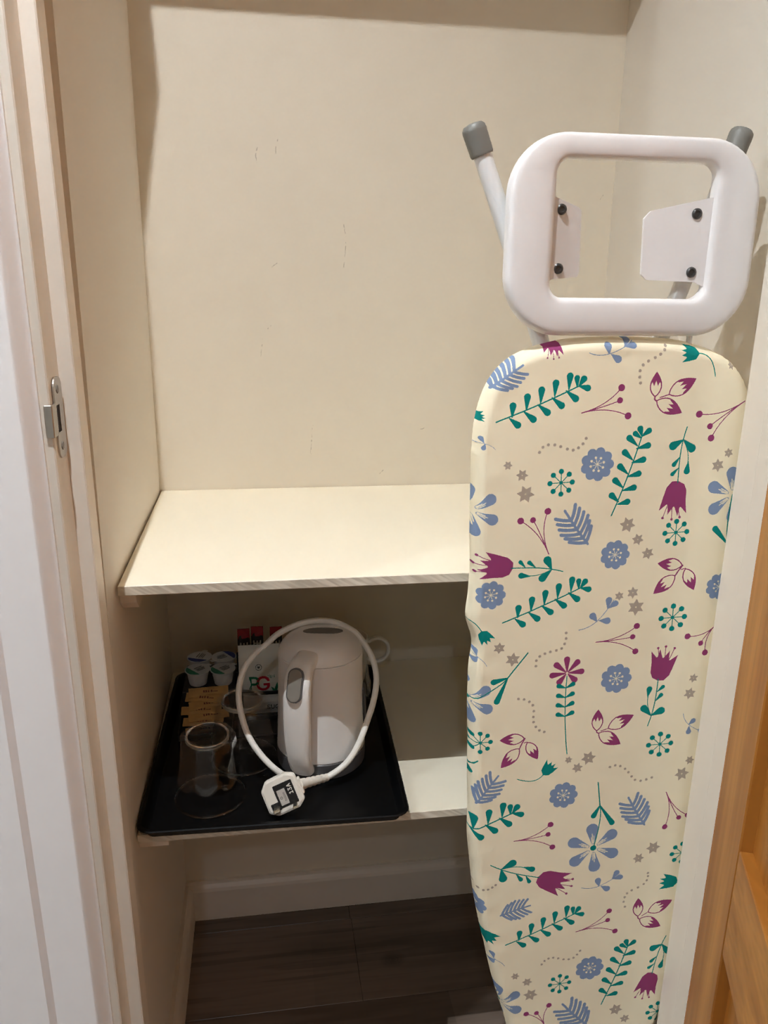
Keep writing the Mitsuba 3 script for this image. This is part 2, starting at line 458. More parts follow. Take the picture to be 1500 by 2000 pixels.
# ------------------------------------------------------------------ ironing board
# numbers of the print: millimetres on the board (x from x=0.56 m, z from the floor)
PRINT = {
    'sprig': [[-141.4,1032.6,-45.6,1078.6],[2.5,926.5,27.0,1027.0],[-120.5,797.4,-23.0,844.5],[-196.5,490.8,-85.3,543.2],[-88.9,328.4,9.8,377.2],[60.0,208.4,86.2,316.2]],
    'tulip': [[77.8,1028.7,69.7,925.3],[-54.1,862.3,-154.0,875.9],[-81.5,1169.4,-85.8,1106.2],[74.0,650.8,88.1,754.7],[-118.1,462.8,-11.9,417.4],[139.7,318.1,114.5,216.1]],
    'berry': [[-47.9,1045.8,-4.4,1072.9,-4.9,1059.1,6.2,1042.0],[143.2,1057.3,90.1,1043.1,104.8,1029.3,108.2,1015.8],[-73.1,884.4,-108.9,924.9,-94.6,925.5,-78.0,935.4],[-5.1,770.0,44.4,788.6,40.8,774.6,46.5,755.0],[146.6,783.1,111.3,771.8,130.4,761.1,137.8,748.2],[-89.3,496.8,-42.4,517.5,-44.7,503.0,-37.4,482.9],[6.8,342.7,51.3,371.0,50.7,355.7,63.0,336.1],[111.1,551.3,115.9,497.5,134.0,510.1,146.1,512.8],[-25.1,184.4,-53.8,209.4,-39.2,209.3,-21.9,220.2]],
    'trio': [[35.3,1062.1,34.5,1090.2,50.6,1065.0,81.2,1082.7,37.0,1058.6,69.2,1044.7],[93.8,863.8,61.8,867.2,97.3,860.0,111.5,832.0,86.3,851.6,60.7,829.2],[7.3,648.5,6.6,678.9,21.4,651.3,54.2,667.8,9.4,646.0,40.8,627.8],[-84.7,645.4,-116.8,645.0,-81.6,640.1,-66.2,614.4,-90.5,632.0,-113.2,606.1],[93.8,356.2,91.0,387.0,107.3,361.5,141.6,377.7,96.1,352.4,129.1,335.7]],
    'round': [[-24.5,988.1,19.5],[8.0,879.8,18.0],[-138.3,836.6,17.6],[144.1,834.8,17.1],[25.8,719.6,19.8],[-28.8,559.7,19.0],[-137.8,395.6,17.7],[32.1,277.3,20.3],[68.7,152.0,19.5]],
    'burst': [[-65.0,967.9,15.8],[79.8,904.9,16.4],[89.1,797.5,17.9],[-140.9,643.5,15.5],[93.4,623.6,17.9],[145.7,453.5,17.2],[-9.1,255.7,16.7],[142.1,185.1,17.8]],
    'fern': [[-150.0,1073.0,-118.9,1095.6],[-27.5,894.0,-56.2,932.8],[-142.2,557.1,-117.0,592.9],[85.6,503.9,61.6,544.8],[-100.8,382.5,-63.1,393.1],[36.5,174.6,0.2,216.4]],
    'bsprig': [[-44.9,1110.0,6.0,1115.7],[-28.3,787.0,16.3,817.3],[8.0,414.1,62.3,422.3],[-138.1,746.0,-165.1,766.2],[119.8,665.3,147.9,631.4],[-90.0,297.4,-124.9,320.0],[-142.3,1006.4,-170.4,1016.8]],
    'bud': [[62.0,1110.2,82.1,1109.7,103.5,1085.0],[-137.6,776.8,-147.3,792.2,-161.7,802.3],[-155.3,1041.9,-166.2,1040.9,-170.0,1032.9],[-45.7,607.2,-58.0,591.3,-90.9,588.2],[120.8,410.4,146.2,406.7,166.6,380.6],[-106.1,339.1,-123.2,354.6,-132.7,361.0]],
    'daisy': [[-38.1,731.3,-28.8,619.3]],
    'big': [[-163.5,935.9,30.3],[144.1,948.6,33.5],[18.7,475.6,37.8],[-157.4,698.5,31.4],[-92.8,228.8,33.5]],
    'bigstem': [[18.7,475.6,21.9,539.7,16.3,574.2,13.0,521.5,43.1,508.8],[-157.4,698.5,-111.7,729.1,-89.1,761.0,-132.2,723.5,-124.6,694.8],[144.1,948.6,147.8,887.7,159.2,866.0,125.7,910.7,161.3,905.6],[-158.7,563.3,-152.6,605.1,-142.5,617.6,-149.4,595.8,-160.3,599.8],[-168.7,848.4,-165.0,873.8,-162.2,893.8,-165.2,878.9,-170.3,884.1]],
    'dots': [[42.1,1118.0,40.7,1113.5,36.4,1108.8,30.7,1105.2,23.4,1101.5,17.8,1097.2,14.8,1091.1,15.1,1084.3,16.8,1077.9],[-92.6,1002.9,-89.1,1008.5,-83.0,1011.0,-75.7,1010.9,-68.8,1008.9,-60.8,1006.0,-54.1,1004.7,-48.2,1007.2,-43.4,1011.6,-40.3,1017.7],[-43.6,784.3,-43.0,777.1,-44.5,770.1,-47.7,764.5,-54.1,762.4,-61.4,760.9,-68.0,758.8,-74.1,755.6,-77.9,750.3,-77.9,743.0],[-96.6,700.5,-89.6,699.4,-82.7,695.8,-78.2,690.9,-76.2,682.7,-76.2,674.6,-75.4,667.5,-72.0,660.6,-67.0,655.2,-60.6,652.6],[30.0,595.5,36.9,597.4,43.9,595.5,50.9,590.9,56.1,585.2,61.1,578.5,66.3,573.1,74.0,571.1,81.6,572.6,88.5,575.1],[-142.8,436.9,-138.0,430.7,-132.2,426.7,-125.9,425.3,-119.7,425.9,-114.2,428.6,-109.9,431.7],[100.7,426.3,101.3,421.2,100.3,414.5,96.4,409.1,88.7,404.8,80.1,401.4,73.9,397.0,71.2,391.1,70.5,383.6,73.2,375.2],[-37.7,293.3,-34.2,298.9,-28.8,302.1,-22.2,302.6,-14.9,300.5,-7.1,297.6,0.5,296.6,7.0,298.5,11.7,303.6,15.5,309.6]],
    'star': [[-127.5,988.7,4.8],[-110.6,977.4,6.5],[-105.3,955.8,9.8],[19.5,915.9,9.1],[33.9,897.7,6.8],[48.1,880.1,7.1],[122.7,1096.5,4.3],[132.2,998.3,5.2],[121.0,984.0,7.3],[18.3,828.2,5.3],[34.9,831.7,6.9],[40.6,813.1,10.2],[-124.4,769.0,7.0],[-107.0,753.2,8.6],[126.7,714.4,5.7],[124.7,693.2,7.7],[-26.1,610.4,4.7],[-13.4,598.1,6.7],[-0.1,611.2,9.3],[129.5,576.8,9.5],[138.1,596.1,5.9],[103.3,466.5,9.7],[84.0,452.2,7.5],[-74.0,277.9,5.4],[-56.4,265.5,6.7],[-50.0,242.6,9.8],[78.5,196.8,9.7],[94.1,177.9,7.1]],
}


def uv_(a): return A3([math.cos(a), math.sin(a)])


def drop(p, ang, L, r, r0=.5):
    q = A3(p) + uv_(ang) * (L - r)
    return shapely.union_all([Point(*p).buffer(r0, 4), Point(*q).buffer(r, 10)]).convex_hull


def almond(p, q, w, n=14):
    p, q = A3(p, float), A3(q, float); d = q - p; L = np.hypot(*d); nrm = A3([-d[1], d[0]]) / L
    t = np.linspace(0, 1, n); s = np.sin(np.pi * t ** .85) ** .9 * w / 2
    return Polygon(np.vstack([p + d * t[:, None] + nrm * s[:, None], (p + d * t[:, None] - nrm * s[:, None])[::-1]])).buffer(0)


def bez(*p, n=16):
    p = A3(p, float); t = np.linspace(0, 1, n)[:, None]
    if len(p) == 3: return (1 - t) ** 2 * p[0] + 2 * t * (1 - t) * p[1] + t * t * p[2]
    return (1 - t) ** 3 * p[0] + 3 * t * (1 - t) ** 2 * p[1] + 3 * t * t * (1 - t) * p[2] + t ** 3 * p[3]


def line(pts, w): return LineString(pts).buffer(w / 2, 4)


def to_ab(poly, A, B, L=100.):
    """drawn for an axis from (0,0) to (L,0), laid onto A-B"""
    A, B = A3(A, float), A3(B, float); d = B - A; s = np.hypot(*d) / L; a = math.atan2(d[1], d[0])
    c, n = math.cos(a) * s, math.sin(a) * s
    return affinity.affine_transform(poly, [c, -n, n, c, A[0], A[1]])


def sprig():
    st = [line(bez((0, 4), (45, 0), (92, 0)), 1.4)]
    for i, x in enumerate((17, 33, 49, 65, 81)):
        for sg in (1, -1):
            st.append(drop((x - (3 if sg < 0 else 0), 1.5), sg * math.radians(63), 17 if i else 15, 3.6, .6))
    st += [drop((92, 0), math.radians(a), l, 3.4, .7) for a, l in ((32, 12), (-38, 13))]
    st.append(drop((90, 0), math.radians(70), 12, 3, .7))
    return shapely.union_all(st)


def tulip():
    g = [line(bez((0, 0), (25, -4), (45, 0), (62, 2)), 1.2), drop((14, -1), math.radians(52), 19, 4.6), drop((14, -1), math.radians(-55), 18, 4.8),
         line(bez((16, 0), (28, 9), (40, 9)), .9), drop((38, 9.4), math.radians(2), 14, 3.6), drop((34, -2), math.radians(-30), 12, 2.6), drop((46, -1), math.radians(-38), 11, 2.4)]
    cup = Polygon([(60, 2), (63, 10), (70, 14), (82, 15.5), (96, 19), (88, 10), (100, 9), (88, 3), (99, -3), (86, -5), (95, -14), (80, -12), (68, -10), (61, -5)]).buffer(1.2).buffer(-1.2)
    st = [line([(84, 6), (101, 12)], .8), line([(84, 0), (104, 3)], .8), line([(84, -4), (103, -8)], .8)]
    st += [Point(*q).buffer(1.5) for q in ((101, 12), (104, 3), (103, -8))]
    return shapely.union_all(g), shapely.union_all([cup] + st)


def fern():
    st = [line(bez((0, -2), (50, 2), (96, 0)), 6)]
    for i in range(6):
        x = 6 + 14 * i
        l = 39 - 3.5 * abs(i - 2.0)
        for sg in (1, -1):
            st.append(line(bez((x, 0), (x + 10, sg * l * .55), (x + 27, sg * l)), 8.4))
    st.append(line([(90, 0), (106, 0)], 6))
    return shapely.union_all(st)


def bud():
    """the small teal tulip: base (0,0) towards its tips (100,0)"""
    return Polygon([(0, 0), (20, 32), (55, 42), (98, 50), (72, 22), (104, 14), (78, -2), (108, -14), (74, -22), (96, -46), (50, -40), (18, -30)]).buffer(3).buffer(-3)


def bsprig():
    st = [line(bez((0, 0), (30, -16), (60, -6), (100, 14)), 1.5), drop((44, -8), math.radians(95), 26, 8), drop((48, -8), math.radians(-38), 28, 8),
          drop((78, 4), math.radians(52), 28, 7.5), drop((80, 4), math.radians(2), 26, 7)]
    return shapely.union_all(st)


def build_print():
    teal, purple, blue, grey = [], [], [], []
    S = sprig(); TG, TP = tulip(); FE, BU, BS = fern(), bud(), bsprig()
    for v in PRINT['sprig']: teal.append(to_ab(S, v[:2], v[2:]))
    for v in PRINT['tulip']:
        teal.append(to_ab(TG, v[:2], v[2:])); purple.append(to_ab(TP, v[:2], v[2:]))
    for v in PRINT['berry']:
        p = [A3(v[i:i + 2]) for i in (0, 2, 4, 6)]; mid = (p[1] + p[2] + p[3]) / 3
        fork = p[0] * .62 + mid * .38
        ax = mid - p[0]
        for k, q in enumerate(p[1:]):
            c = p[0] + ax * (.62 if k != 1 else .75)
            purple.append(line(bez(p[0], c, q), 1.0)); purple.append(Point(*q).buffer(3.9 if k != 1 else 3.4))
        purple.append(line([p[0], fork], 1.2))
    for v in PRINT['trio']:
        b = [A3(v[i:i + 2]) for i in (0, 4, 8)]; t = [A3(v[i:i + 2]) for i in (2, 6, 10)]
        for p, q in zip(b, t):
            al = almond(p, q, 15.5 * np.hypot(*(q - p)) / 31)
            d = q - p; L = np.hypot(*d); inner = al.buffer(-1.3)
            # pale heart of the leaf with a jagged edge towards the tip
            n = A3([-d[1], d[0]]) / L; e = d / L
            zig = [p - n * 12 - e * 4, p - n * 12 + e * L * .40]
            for k in range(-3, 4):
                zig += [p + n * k * 2.2 + e * L * (.44 if k % 2 else .66 - .03 * abs(k))]
            zig += [p + n * 12 + e * L * .40, p + n * 12 - e * 4]
            purple.append(al.difference(inner.intersection(Polygon(zig).buffer(0))))
        ctr = (b[0] + b[2]) / 2
        purple += [line(bez(b[0], ctr + (ctr - b[1]) * .12, b[2]), 1.6), line([b[1], b[1] * .35 + ctr * .65], 1.1)]
    for x, z, r in PRINT['round']:
        pet = shapely.union_all([Point(x, z).buffer(r * .78)] + [Point(x + r * .71 * math.cos(k * math.pi / 4.5), z + r * .71 * math.sin(k * math.pi / 4.5)).buffer(r * .29) for k in range(9)])
        dots = [Point(x + r * .40 * math.cos(k * math.pi / 4 + .3), z + r * .40 * math.sin(k * math.pi / 4 + .3)).buffer(r * .075) for k in range(8)]
        dots += [line([(x, z), (x + r * .28 * math.cos(k * math.pi / 4 + .3), z + r * .28 * math.sin(k * math.pi / 4 + .3))], r * .035) for k in range(8)]
        blue.append(pet.difference(shapely.union_all(dots)))
    for x, z, r in PRINT['burst']:
        for k in range(8):
            e = A3([math.cos(k * math.pi / 4 + .05), math.sin(k * math.pi / 4 + .05)])
            teal += [line([(x, z), A3([x, z]) + e * r * .8], 1.0), Point(*(A3([x, z]) + e * r * .82)).buffer(r * .19)]
        teal.append(Point(x, z).buffer(r * .13))
    for v in PRINT['fern']: blue.append(to_ab(FE, v[:2], v[2:]))
    for v in PRINT['bsprig']: blue.append(to_ab(BS, v[:2], v[2:]))
    for v in PRINT['bud']:
        tip, base, end = A3(v[:2]), A3(v[2:4]), A3(v[4:])
        teal.append(to_ab(BU, base, tip)); teal.append(line(bez(base, base + (base - tip) * .8, end), 1.1))
    for v in PRINT['daisy']:
        c, e = A3(v[:2]), A3(v[2:]); d = (e - c); L = np.hypot(*d); d /= L; n = A3([-d[1], d[0]]); R = 20.
        for k in range(7):
            a = math.atan2(-d[1], -d[0]) + (k - 3) * .80
            purple.append(drop(c + uv_(a) * 2.2, a, R * (1.0 if abs(k - 3) < 3 else .8), 3.9, .8))
        teal.append(line(bez(c + d * 4, c + d * L * .5 - n * 5, e), 1.2))
        for k in range(4):
            p = c + d * (20 + 13 * k) - n * (2.6 * math.sin((20 + 13 * k) / L * math.pi))
            for sg in (1, -1): teal.append(drop(p, math.atan2(-d[1], -d[0]) + sg * 1.15, 13, 3.1))
    for x, z, r in PRINT['big']:
        for k in range(6):
            a = math.radians(98 + 60 * k); p = A3([x, z])
            pe = drop(p + uv_(a) * r * .22, a, r * .78, r * .215, r * .06)
            cut = [line([p + uv_(a + w) * r * .2, p + uv_(a + w * .7) * r * l], r * .03) for w, l in ((-.14, .5), (.02, .58), (.16, .46))]
            blue.append(pe.difference(shapely.union_all(cut)))
        if z < 700: teal.append(Point(x, z).buffer(r * .11))
    for v in PRINT['bigstem']:
        c, m_, e, l1, l2 = [A3(v[i:i + 2]) for i in (0, 2, 4, 6, 8)]
        teal.append(line(bez(c, c * .25 + m_ * .75 + (m_ - c)[::-1] * A3([.10, -.10]), m_), 1.3)); teal.append(line([m_, e], 1.6))
        for q in (l1, l2):
            d = q - m_; teal.append(drop(m_, math.atan2(d[1], d[0]), np.hypot(*d), 3.8, .8))
    for v in PRINT['dots']:
        grey += [Point(v[i], v[i + 1]).buffer(1.75, 4) for i in range(0, len(v), 2)]
    for j, (x, z, r) in enumerate(PRINT['star']):
        pts = [(x + (r if k % 2 == 0 else r * .55) * math.cos(k * math.pi / 6 + j), z + (r if k % 2 == 0 else r * .55) * math.sin(k * math.pi / 6 + j)) for k in range(12)]
        grey.append(Polygon(pts).buffer(.4).difference(Point(x, z).buffer(r * .10)))
    out, used = [], None
    for g, c in ((teal, lin(0, 126, 121)), (purple, lin(142, 60, 108)), (blue, lin(126, 146, 178)), (grey, lin(172, 160, 146))):
        u = shapely.union_all([q.buffer(0) for q in g]).simplify(.06)
        if used is not None: u = u.difference(used)
        used = u if used is None else used.union(u)
        out.append((u, c))
    return out


YB, THK = -.4462, .0220           # back of the padded cover, its thickness


def board_outline():
    """millimetres; the board stands a little askew and bulges where the cloth is gathered"""
    L, R = [], []
    hw_l = [(0, 0), (.02, .040), (.06, .064), (.12, .087), (.197, .106), (.244, .119), (.307, .133), (.368, .1465), (.443, .156), (.498, .160), (.646, .1635), (.80, .1645), (.99, .1645), (1.02, .1635), (1.05, .158), (1.078, .146), (1.10, .124), (1.113, .092), (1.120, .055), (1.1222, 0)]
    hw_r = [(0, 0), (.02, .046), (.06, .080), (.12, .114), (.197, .134), (.244, .142), (.307, .150), (.368, .1565), (.443, .160), (.498, .162), (.646, .163), (.80, .1645), (.99, .1645), (1.02, .1635), (1.05, .158), (1.078, .146), (1.10, .124), (1.113, .092), (1.120, .055), (1.1222, 0)]
    from scipy.interpolate import PchipInterpolator
    def side(tab, sg):
        t = A3(tab); s = np.r_[0, np.cumsum(np.hypot(*np.diff(t, axis=0).T))]
        f, g = PchipInterpolator(s, t[:, 0]), PchipInterpolator(s, t[:, 1])
        q = np.linspace(0, s[-1], 260); z, h = f(q), g(q)
        ax = .5585 + .028 * (1.09 - z) - .560
        if sg < 0:
            h = h + .0026 * (meshkit.noise(np.stack([z * 22, z * 0, z * 0], 1), 3) - .5) * (z > .3) * (z < 1) + .0035 * np.exp(-((z - .80) / .018) ** 2) - .0035 * np.exp(-((z - .765) / .02) ** 2)
        return np.stack([ax + sg * h, z + .004], 1)
    a, b = side(hw_r, 1), side(hw_l, -1)
    return Polygon(np.vstack([a, b[::-1][1:-1]]) * 1000).buffer(0)


def build_cover():
    out = board_outline(); ring = out.exterior
    layers = [(g.intersection(out), c) for g, c in build_print()]
    bg = out.difference(shapely.union_all([g for g, _ in layers]))
    layers.append((bg, lin(243, 234, 207)))
    x0, z0, x1, z1 = out.bounds; H = 4.5
    nx, nz = int((x1 - x0) / H) + 1, int((z1 - z0) / H) + 1
    ii, kk = np.meshgrid(np.arange(nx), np.arange(nz), indexing='ij'); ii, kk = ii.ravel(), kk.ravel()
    cells = shapely.box(x0 + ii * H, z0 + kk * H, x0 + (ii + 1) * H, z0 + (kk + 1) * H)
    V, F, C = [], [], []; n = 0
    for g, c in layers:
        shapely.prepare(g)
        full = shapely.contains(g, cells); touch = shapely.intersects(g, cells) & ~full
        for i, k in zip(ii[full], kk[full]):
            a, b = x0 + i * H, z0 + k * H
            V += [(a, b), (a + H, b), (a + H, b + H), (a, b + H)]; F += [(n, n + 1, n + 2), (n, n + 2, n + 3)]; C += [c] * 4; n += 4
        for q in shapely.intersection(g, cells[touch]):
            for p in getattr(q, 'geoms', [q]):
                if p.geom_type != 'Polygon' or p.area < 1e-3: continue
                v, f = trimesh.creation.triangulate_polygon(p, engine='earcut')
                V += [tuple(t) for t in v[:, :2]]; F += [tuple(t) for t in (A3(f) + n)]; C += [c] * len(v); n += len(v)
    V, F, C = A3(V), A3(F), A3(C)
    pts0 = A3(ring.coords)

    def height(q):
        d = shapely.distance(shapely.points(q), ring); d = np.where(shapely.contains_xy(out, q[:, 0], q[:, 1]), d, 0)
        t = np.clip(d / 13, 0, 1)
        h = 22 * np.sqrt(np.clip(1 - (1 - t) ** 2, 0, 1))
        w = (meshkit.fbm(np.stack([q[:, 0] / 70, q[:, 1] / 90, q[:, 0] * 0], 1), 3, 5) - .5) * 2.6
        # gathers by the edges, long soft folds lower down on the right
        e = np.exp(-((d - 16) / 14) ** 2)
        w = w + e * (meshkit.noise(np.stack([q[:, 1] / 16, q[:, 0] / 60, q[:, 0] * 0], 1), 9) - .5) * 1.5
        w = w + np.exp(-((q[:, 0] - 105 - (q[:, 1] - 700) * .05) / 16) ** 2) * np.exp(-((q[:, 1] - 700) / 260) ** 2) * 1.3
        return h + w * np.clip(t, 0, 1)
    h = height(V); e = .8
    gx = (height(V + [e, 0]) - height(V - [e, 0])) / (2 * e); gz = (height(V + [0, e]) - height(V - [0, e])) / (2 * e)
    gx, gz = np.clip(gx, -4, 4), np.clip(gz, -4, 4)
    P = np.stack([.560 + V[:, 0] / 1000, YB - h / 1000, V[:, 1] / 1000], 1)
    N = np.stack([-gx, -np.ones(len(V)), -gz], 1); N /= np.linalg.norm(N, axis=1, keepdims=True)
    bv, bf = trimesh.creation.triangulate_polygon(out.simplify(.2), engine='earcut')
    m = len(P)
    P = np.vstack([P, np.stack([.560 + bv[:, 0] / 1000, np.full(len(bv), YB), bv[:, 1] / 1000], 1)])
    N = np.vstack([N, np.tile([0, 1., 0], (len(bv), 1))]); C = np.vstack([C, np.tile(layers[-1][1], (len(bv), 1))])
    fn = np.cross(P[F[:, 1]] - P[F[:, 0]], P[F[:, 2]] - P[F[:, 0]])
    flip = (fn * N[F[:, 0]]).sum(1) < 0
    F[flip] = F[flip][:, ::-1]
    F = np.vstack([F, A3(bf)[:, ::-1] + m])
    path = meshkit.write_ply(trimesh.Trimesh(P, F, process=False), False, None, C, N)
    return {'type': 'ply', 'filename': path, 'face_normals': False, 'bsdf': {'type': 'ref', 'id': 'm_cover'}}


ib = thing('ironing_board', 'folded ironing board with a cream floral cover and white iron rest, standing on end', 'ironing board')
part(ib, 'cover', build_cover(), None, label='cream cotton cover printed with teal, purple, blue and grey flowers and leaves')


def rrect(x0, x1, z0, z1, r, n=14, skew=0.):
    pts = []
    for cx, cz, a0 in ((x1 - r, z1 - r, 0), (x0 + r, z1 - r, 90), (x0 + r, z0 + r, 180), (x1 - r, z0 + r, 270)):
        pts += [(cx + r * math.cos(math.radians(a0 + t)), cz + r * math.sin(math.radians(a0 + t))) for t in np.linspace(0, 90, n)]
    p = A3(pts); p[:, 0] += skew * (p[:, 1] - (z0 + z1) / 2)
    return p


def rest_ring():
    O = rrect(.4145, .6815, 1.129, 1.3225, .060, skew=-.01); I = rrect(.4630, .6300, 1.1672, 1.2985, .014)
    # more points on the straights
    def dens(p):
        q = [];
        for a, b in zip(p, np.roll(p, -1, 0)):
            q += [a + (b - a) * t for t in np.linspace(0, 1, 4)[:-1]]
        return A3(q)
    O, I = dens(O), dens(I); n = len(O)
    prof = []      # s from the outer rim to the inner rim, height above the back plane
    for s in 1 - (np.cos(np.linspace(0, np.pi, 25)) * .5 + .5):
        prof.append((s, .0125 * (1 - abs(2 * s - 1) ** 9) ** (1 / 2.8) + .0018 * math.sin(math.pi * s)))
    prof += [(s, .0) for s in np.linspace(.995, .005, 5)]
    V, F = [], []; m = len(prof)
    for s, h in prof:
        q = O + (I - O) * s
        V.append(np.stack([q[:, 0], np.full(n, -.4560) - h, q[:, 1]], 1))
    V = np.vstack(V)
    for j in range(m):
        j2 = (j + 1) % m
        for i in range(n):
            i2 = (i + 1) % n
            F += [(j * n + i, j * n + i2, j2 * n + i2), (j * n + i, j2 * n + i2, j2 * n + i)]
    t = trimesh.Trimesh(V, F, process=False); t.fix_normals(); t.vertices = RS(t.vertices); return t


def RS(v):
    return (v - [.548, 0, 1.226]) * [1.022, 1, 1.022] + [.5545, 0, 1.2265]


rest = part(ib, 'iron_rest', rest_ring(), 'm_white_plastic', True, label='white moulded frame that holds a hot iron')
for pts, x0, k in (([(.450, 1.271), (.465, 1.263), (.4926, 1.2555), (.4966, 1.2527), (.4999, 1.1929), (.4975, 1.1878), (.466, 1.185), (.450, 1.177)], .456, .40),
                   ([(.644, 1.276), (.6318, 1.2676), (.5693, 1.2537), (.563, 1.2462), (.5655, 1.1914), (.5715, 1.1859), (.6204, 1.1845), (.644, 1.174)], .637, -.16)):
    m = extrude(Polygon(pts).buffer(-.002).buffer(.002), .0035); m = upright(m, 0, 0, 0)
    m.vertices[:, 1] += -.4605 + k * (m.vertices[:, 0] - x0) * 1.0
    m.vertices = RS(m.vertices)
    tb = part(rest, 'tab', m, 'm_white_plastic')
    xs = ((.4715, 1.2521), (.4725, 1.1955)) if x0 < .5 else ((.6155, 1.2515), (.6165, 1.1942))
    for x, z in xs:
        s = lathe([(0, 0), (.0056, 0), (.0054, .0014), (.0040, .0026), (.0028, .0027), (.0024, .0018), (0, .0017)], 20)
        part(rest, 'screw', upright(s, *RS(A3([x, -.4640 + k * (x - x0), z]))), 'm_screw', 30, label='dark round screw head')
for i, (pa, n_) in enumerate((([(.3905, 1.3185), (.432, 1.2185), (.472, 1.118), (.512, 1.02), (.538, .955), (.545, .91), (.545, .60), (.545, .14)], 60),
                              ([(.6735, 1.3250), (.642, 1.2230), (.610, 1.121), (.584, 1.04), (.572, .985), (.570, .93), (.570, .60), (.570, .14)], 60))):
    p = spline([(x, -.4363, z) for x, z in pa], n_)
    lg = part(ib, 'leg', tube(p, .0094, 20), 'm_tube', 30)
    d = p[0] - p[3]; d /= np.linalg.norm(d)
    prof = [(0, -.020), (.0112, -.020), (.0120, -.018), (.0124, .004), (.0120, .0075), (.0095, .0105), (.004, .0117), (0, .0118)]
    c = lathe(prof, 32)
    ex = np.cross(d, [0, 1, 0]); ex /= np.linalg.norm(ex)
    part(lg, 'foot_cap', place(c, p[0] + d * .004, ex, np.cross(d, ex), d), 'm_grey_cap', 35, label='grey rubber foot cap')
for x in (.6365,):
    part(ib, 'support_rod', tube(A3([(x, -.4515, 1.105), (x, -.4515, 1.12), (x, -.4540, 1.150), (x, -.4560, 1.165)]), .0032, 12), 'm_tube', 30)


# ------------------------------------------------------------------ the tray and what stands on it
TZ = Z1 + .0031                    # the tray's floor


def make_tray():
    hx, hy = .1690, .2055
    rings = [(.013, .0003, .010), (.011, .0015, .011), (.0045, .0135, .016), (.0008, .0140, .018), (0, .0152, .019), (.0012, .0166, .019), (.0052, .0166, .016), (.0068, .0152, .015), (.0125, .0045, .010), (.0145, .0031, .009)]
    R = []
    for ins, z, r in rings:
        q = rrect(-hx + ins, hx - ins, -hy + ins, hy - ins, r, 8); R.append(np.column_stack([q, np.full(len(q), z)]))
    n = len(R[0]); V = np.vstack(R + [A3([[0, 0, .0003], [0, 0, .0031]])]); F = []
    for j in range(len(R) - 1):
        for i in range(n):
            i2 = (i + 1) % n; F += [(j * n + i, j * n + i2, (j + 1) * n + i2), (j * n + i, (j + 1) * n + i2, (j + 1) * n + i)]
    a, b = len(V) - 2, len(V) - 1; L = (len(R) - 1) * n
    for i in range(n):
        i2 = (i + 1) % n; F += [(a, i2, i), (b, L + i, L + i2)]
    m = trimesh.Trimesh(V, F, process=False); m.fix_normals()
    m = rotz(m, -1.5); m.apply_translation([.1757, -.2415, Z1 + .0002]); return m


solo('serving_tray', make_tray(), 'm_black', 'black plastic rectangular tray with a raised rim on the lower shelf', 'tray', smooth=30)

# kettle
KX, KY, KZ = .2385, -.287, TZ + .0003
kt = thing('kettle', 'white plastic electric kettle with grey base standing on the black tray', 'kettle')


def at_k(m): return m.copy().apply_translation([KX, KY, KZ])


part(kt, 'base', at_k(lathe([(0, 0), (.0600, 0), (.0622, .002), (.0628, .006), (.0626, .0235), (.0615, .0245), (0, .0245)], 96)), 'm_kettle_base', 30, label='dark grey base ring')
body = [(0, .0246), (.0612, .0246), (.0622, .0262)] + [(.0622 - .0044 * t - .0006 * math.sin(t * math.pi), .0262 + .1395 * t) for t in np.linspace(.05, 1, 16)]
body += [(.0570, .1664), (0, .1664)]
part(kt, 'body', at_k(lathe(body, 96)), 'm_kettle', 30)
lidp = [(0, .1669), (.0566, .1669), (.0572, .1678), (.0566, .1710), (.0548, .1750), (.0515, .1795), (.0465, .1845), (.0390, .1893), (.0280, .1925), (.0150, .1940), (0, .1944)]
lidq = np.vstack([[lidp[0], lidp[1]], spline([(a, 0, b) for a, b in lidp[2:]], 30)[:, [0, 2]]]); lidq[-1, 0] = 0
lid = part(kt, 'lid', at_k(lathe(lidq, 96)), 'm_kettle', 40)
ins = trimesh.creation.icosphere(subdivisions=4)
ins.vertices *= [.0275, .0105, .0022]; ins = rotz(ins, -6); ins.apply_translation([KX + .004, KY + .002, KZ + .1936]); part(lid, 'grip_recess', ins, 'm_kettle_grey', True, label='dark grey lens shaped grip')
ha = A3([-.42, -.907, 0]); hb = A3([.907, -.42, 0])
pr2 = A3([(.036, .1775), (.054, .1770), (.070, .1725), (.0800, .1630), (.0852, .147), (.0872, .120), (.0865, .086), (.0835, .056), (.0775, .0340), (.0690, .0215), (.0590, .0180)])
hp = spline(np.column_stack([pr2[:, 0], np.zeros(len(pr2)), pr2[:, 1]]), 56)
path = A3([[KX, KY, KZ]]) + hp[:, :1] * ha + hp[:, 2:] * A3([[0, 0, 1]])
u = np.linspace(0, 1, 56)
sc = np.stack([1 + 0 * u, 1.0 + .12 * np.sin(u * np.pi) - .22 * np.clip((u - .55) / .45, 0, 1) ** 1.5 - .1 * np.clip((.25 - u) / .25, 0, 1)], 1)
sec = superellipse(.0085, .0165, 3.0, 36)
hd = part(kt, 'handle', sweep(path, sec, sc, up=ha + A3([0, 0, .4])), 'm_kettle', 35)


def on_handle(i, off):
    t = path[i + 1] - path[i - 1]; t /= np.linalg.norm(t)
    nrm = np.cross(hb, t); nrm *= np.sign(nrm @ ha) or 1
    return path[i] + nrm * off, -t, nrm


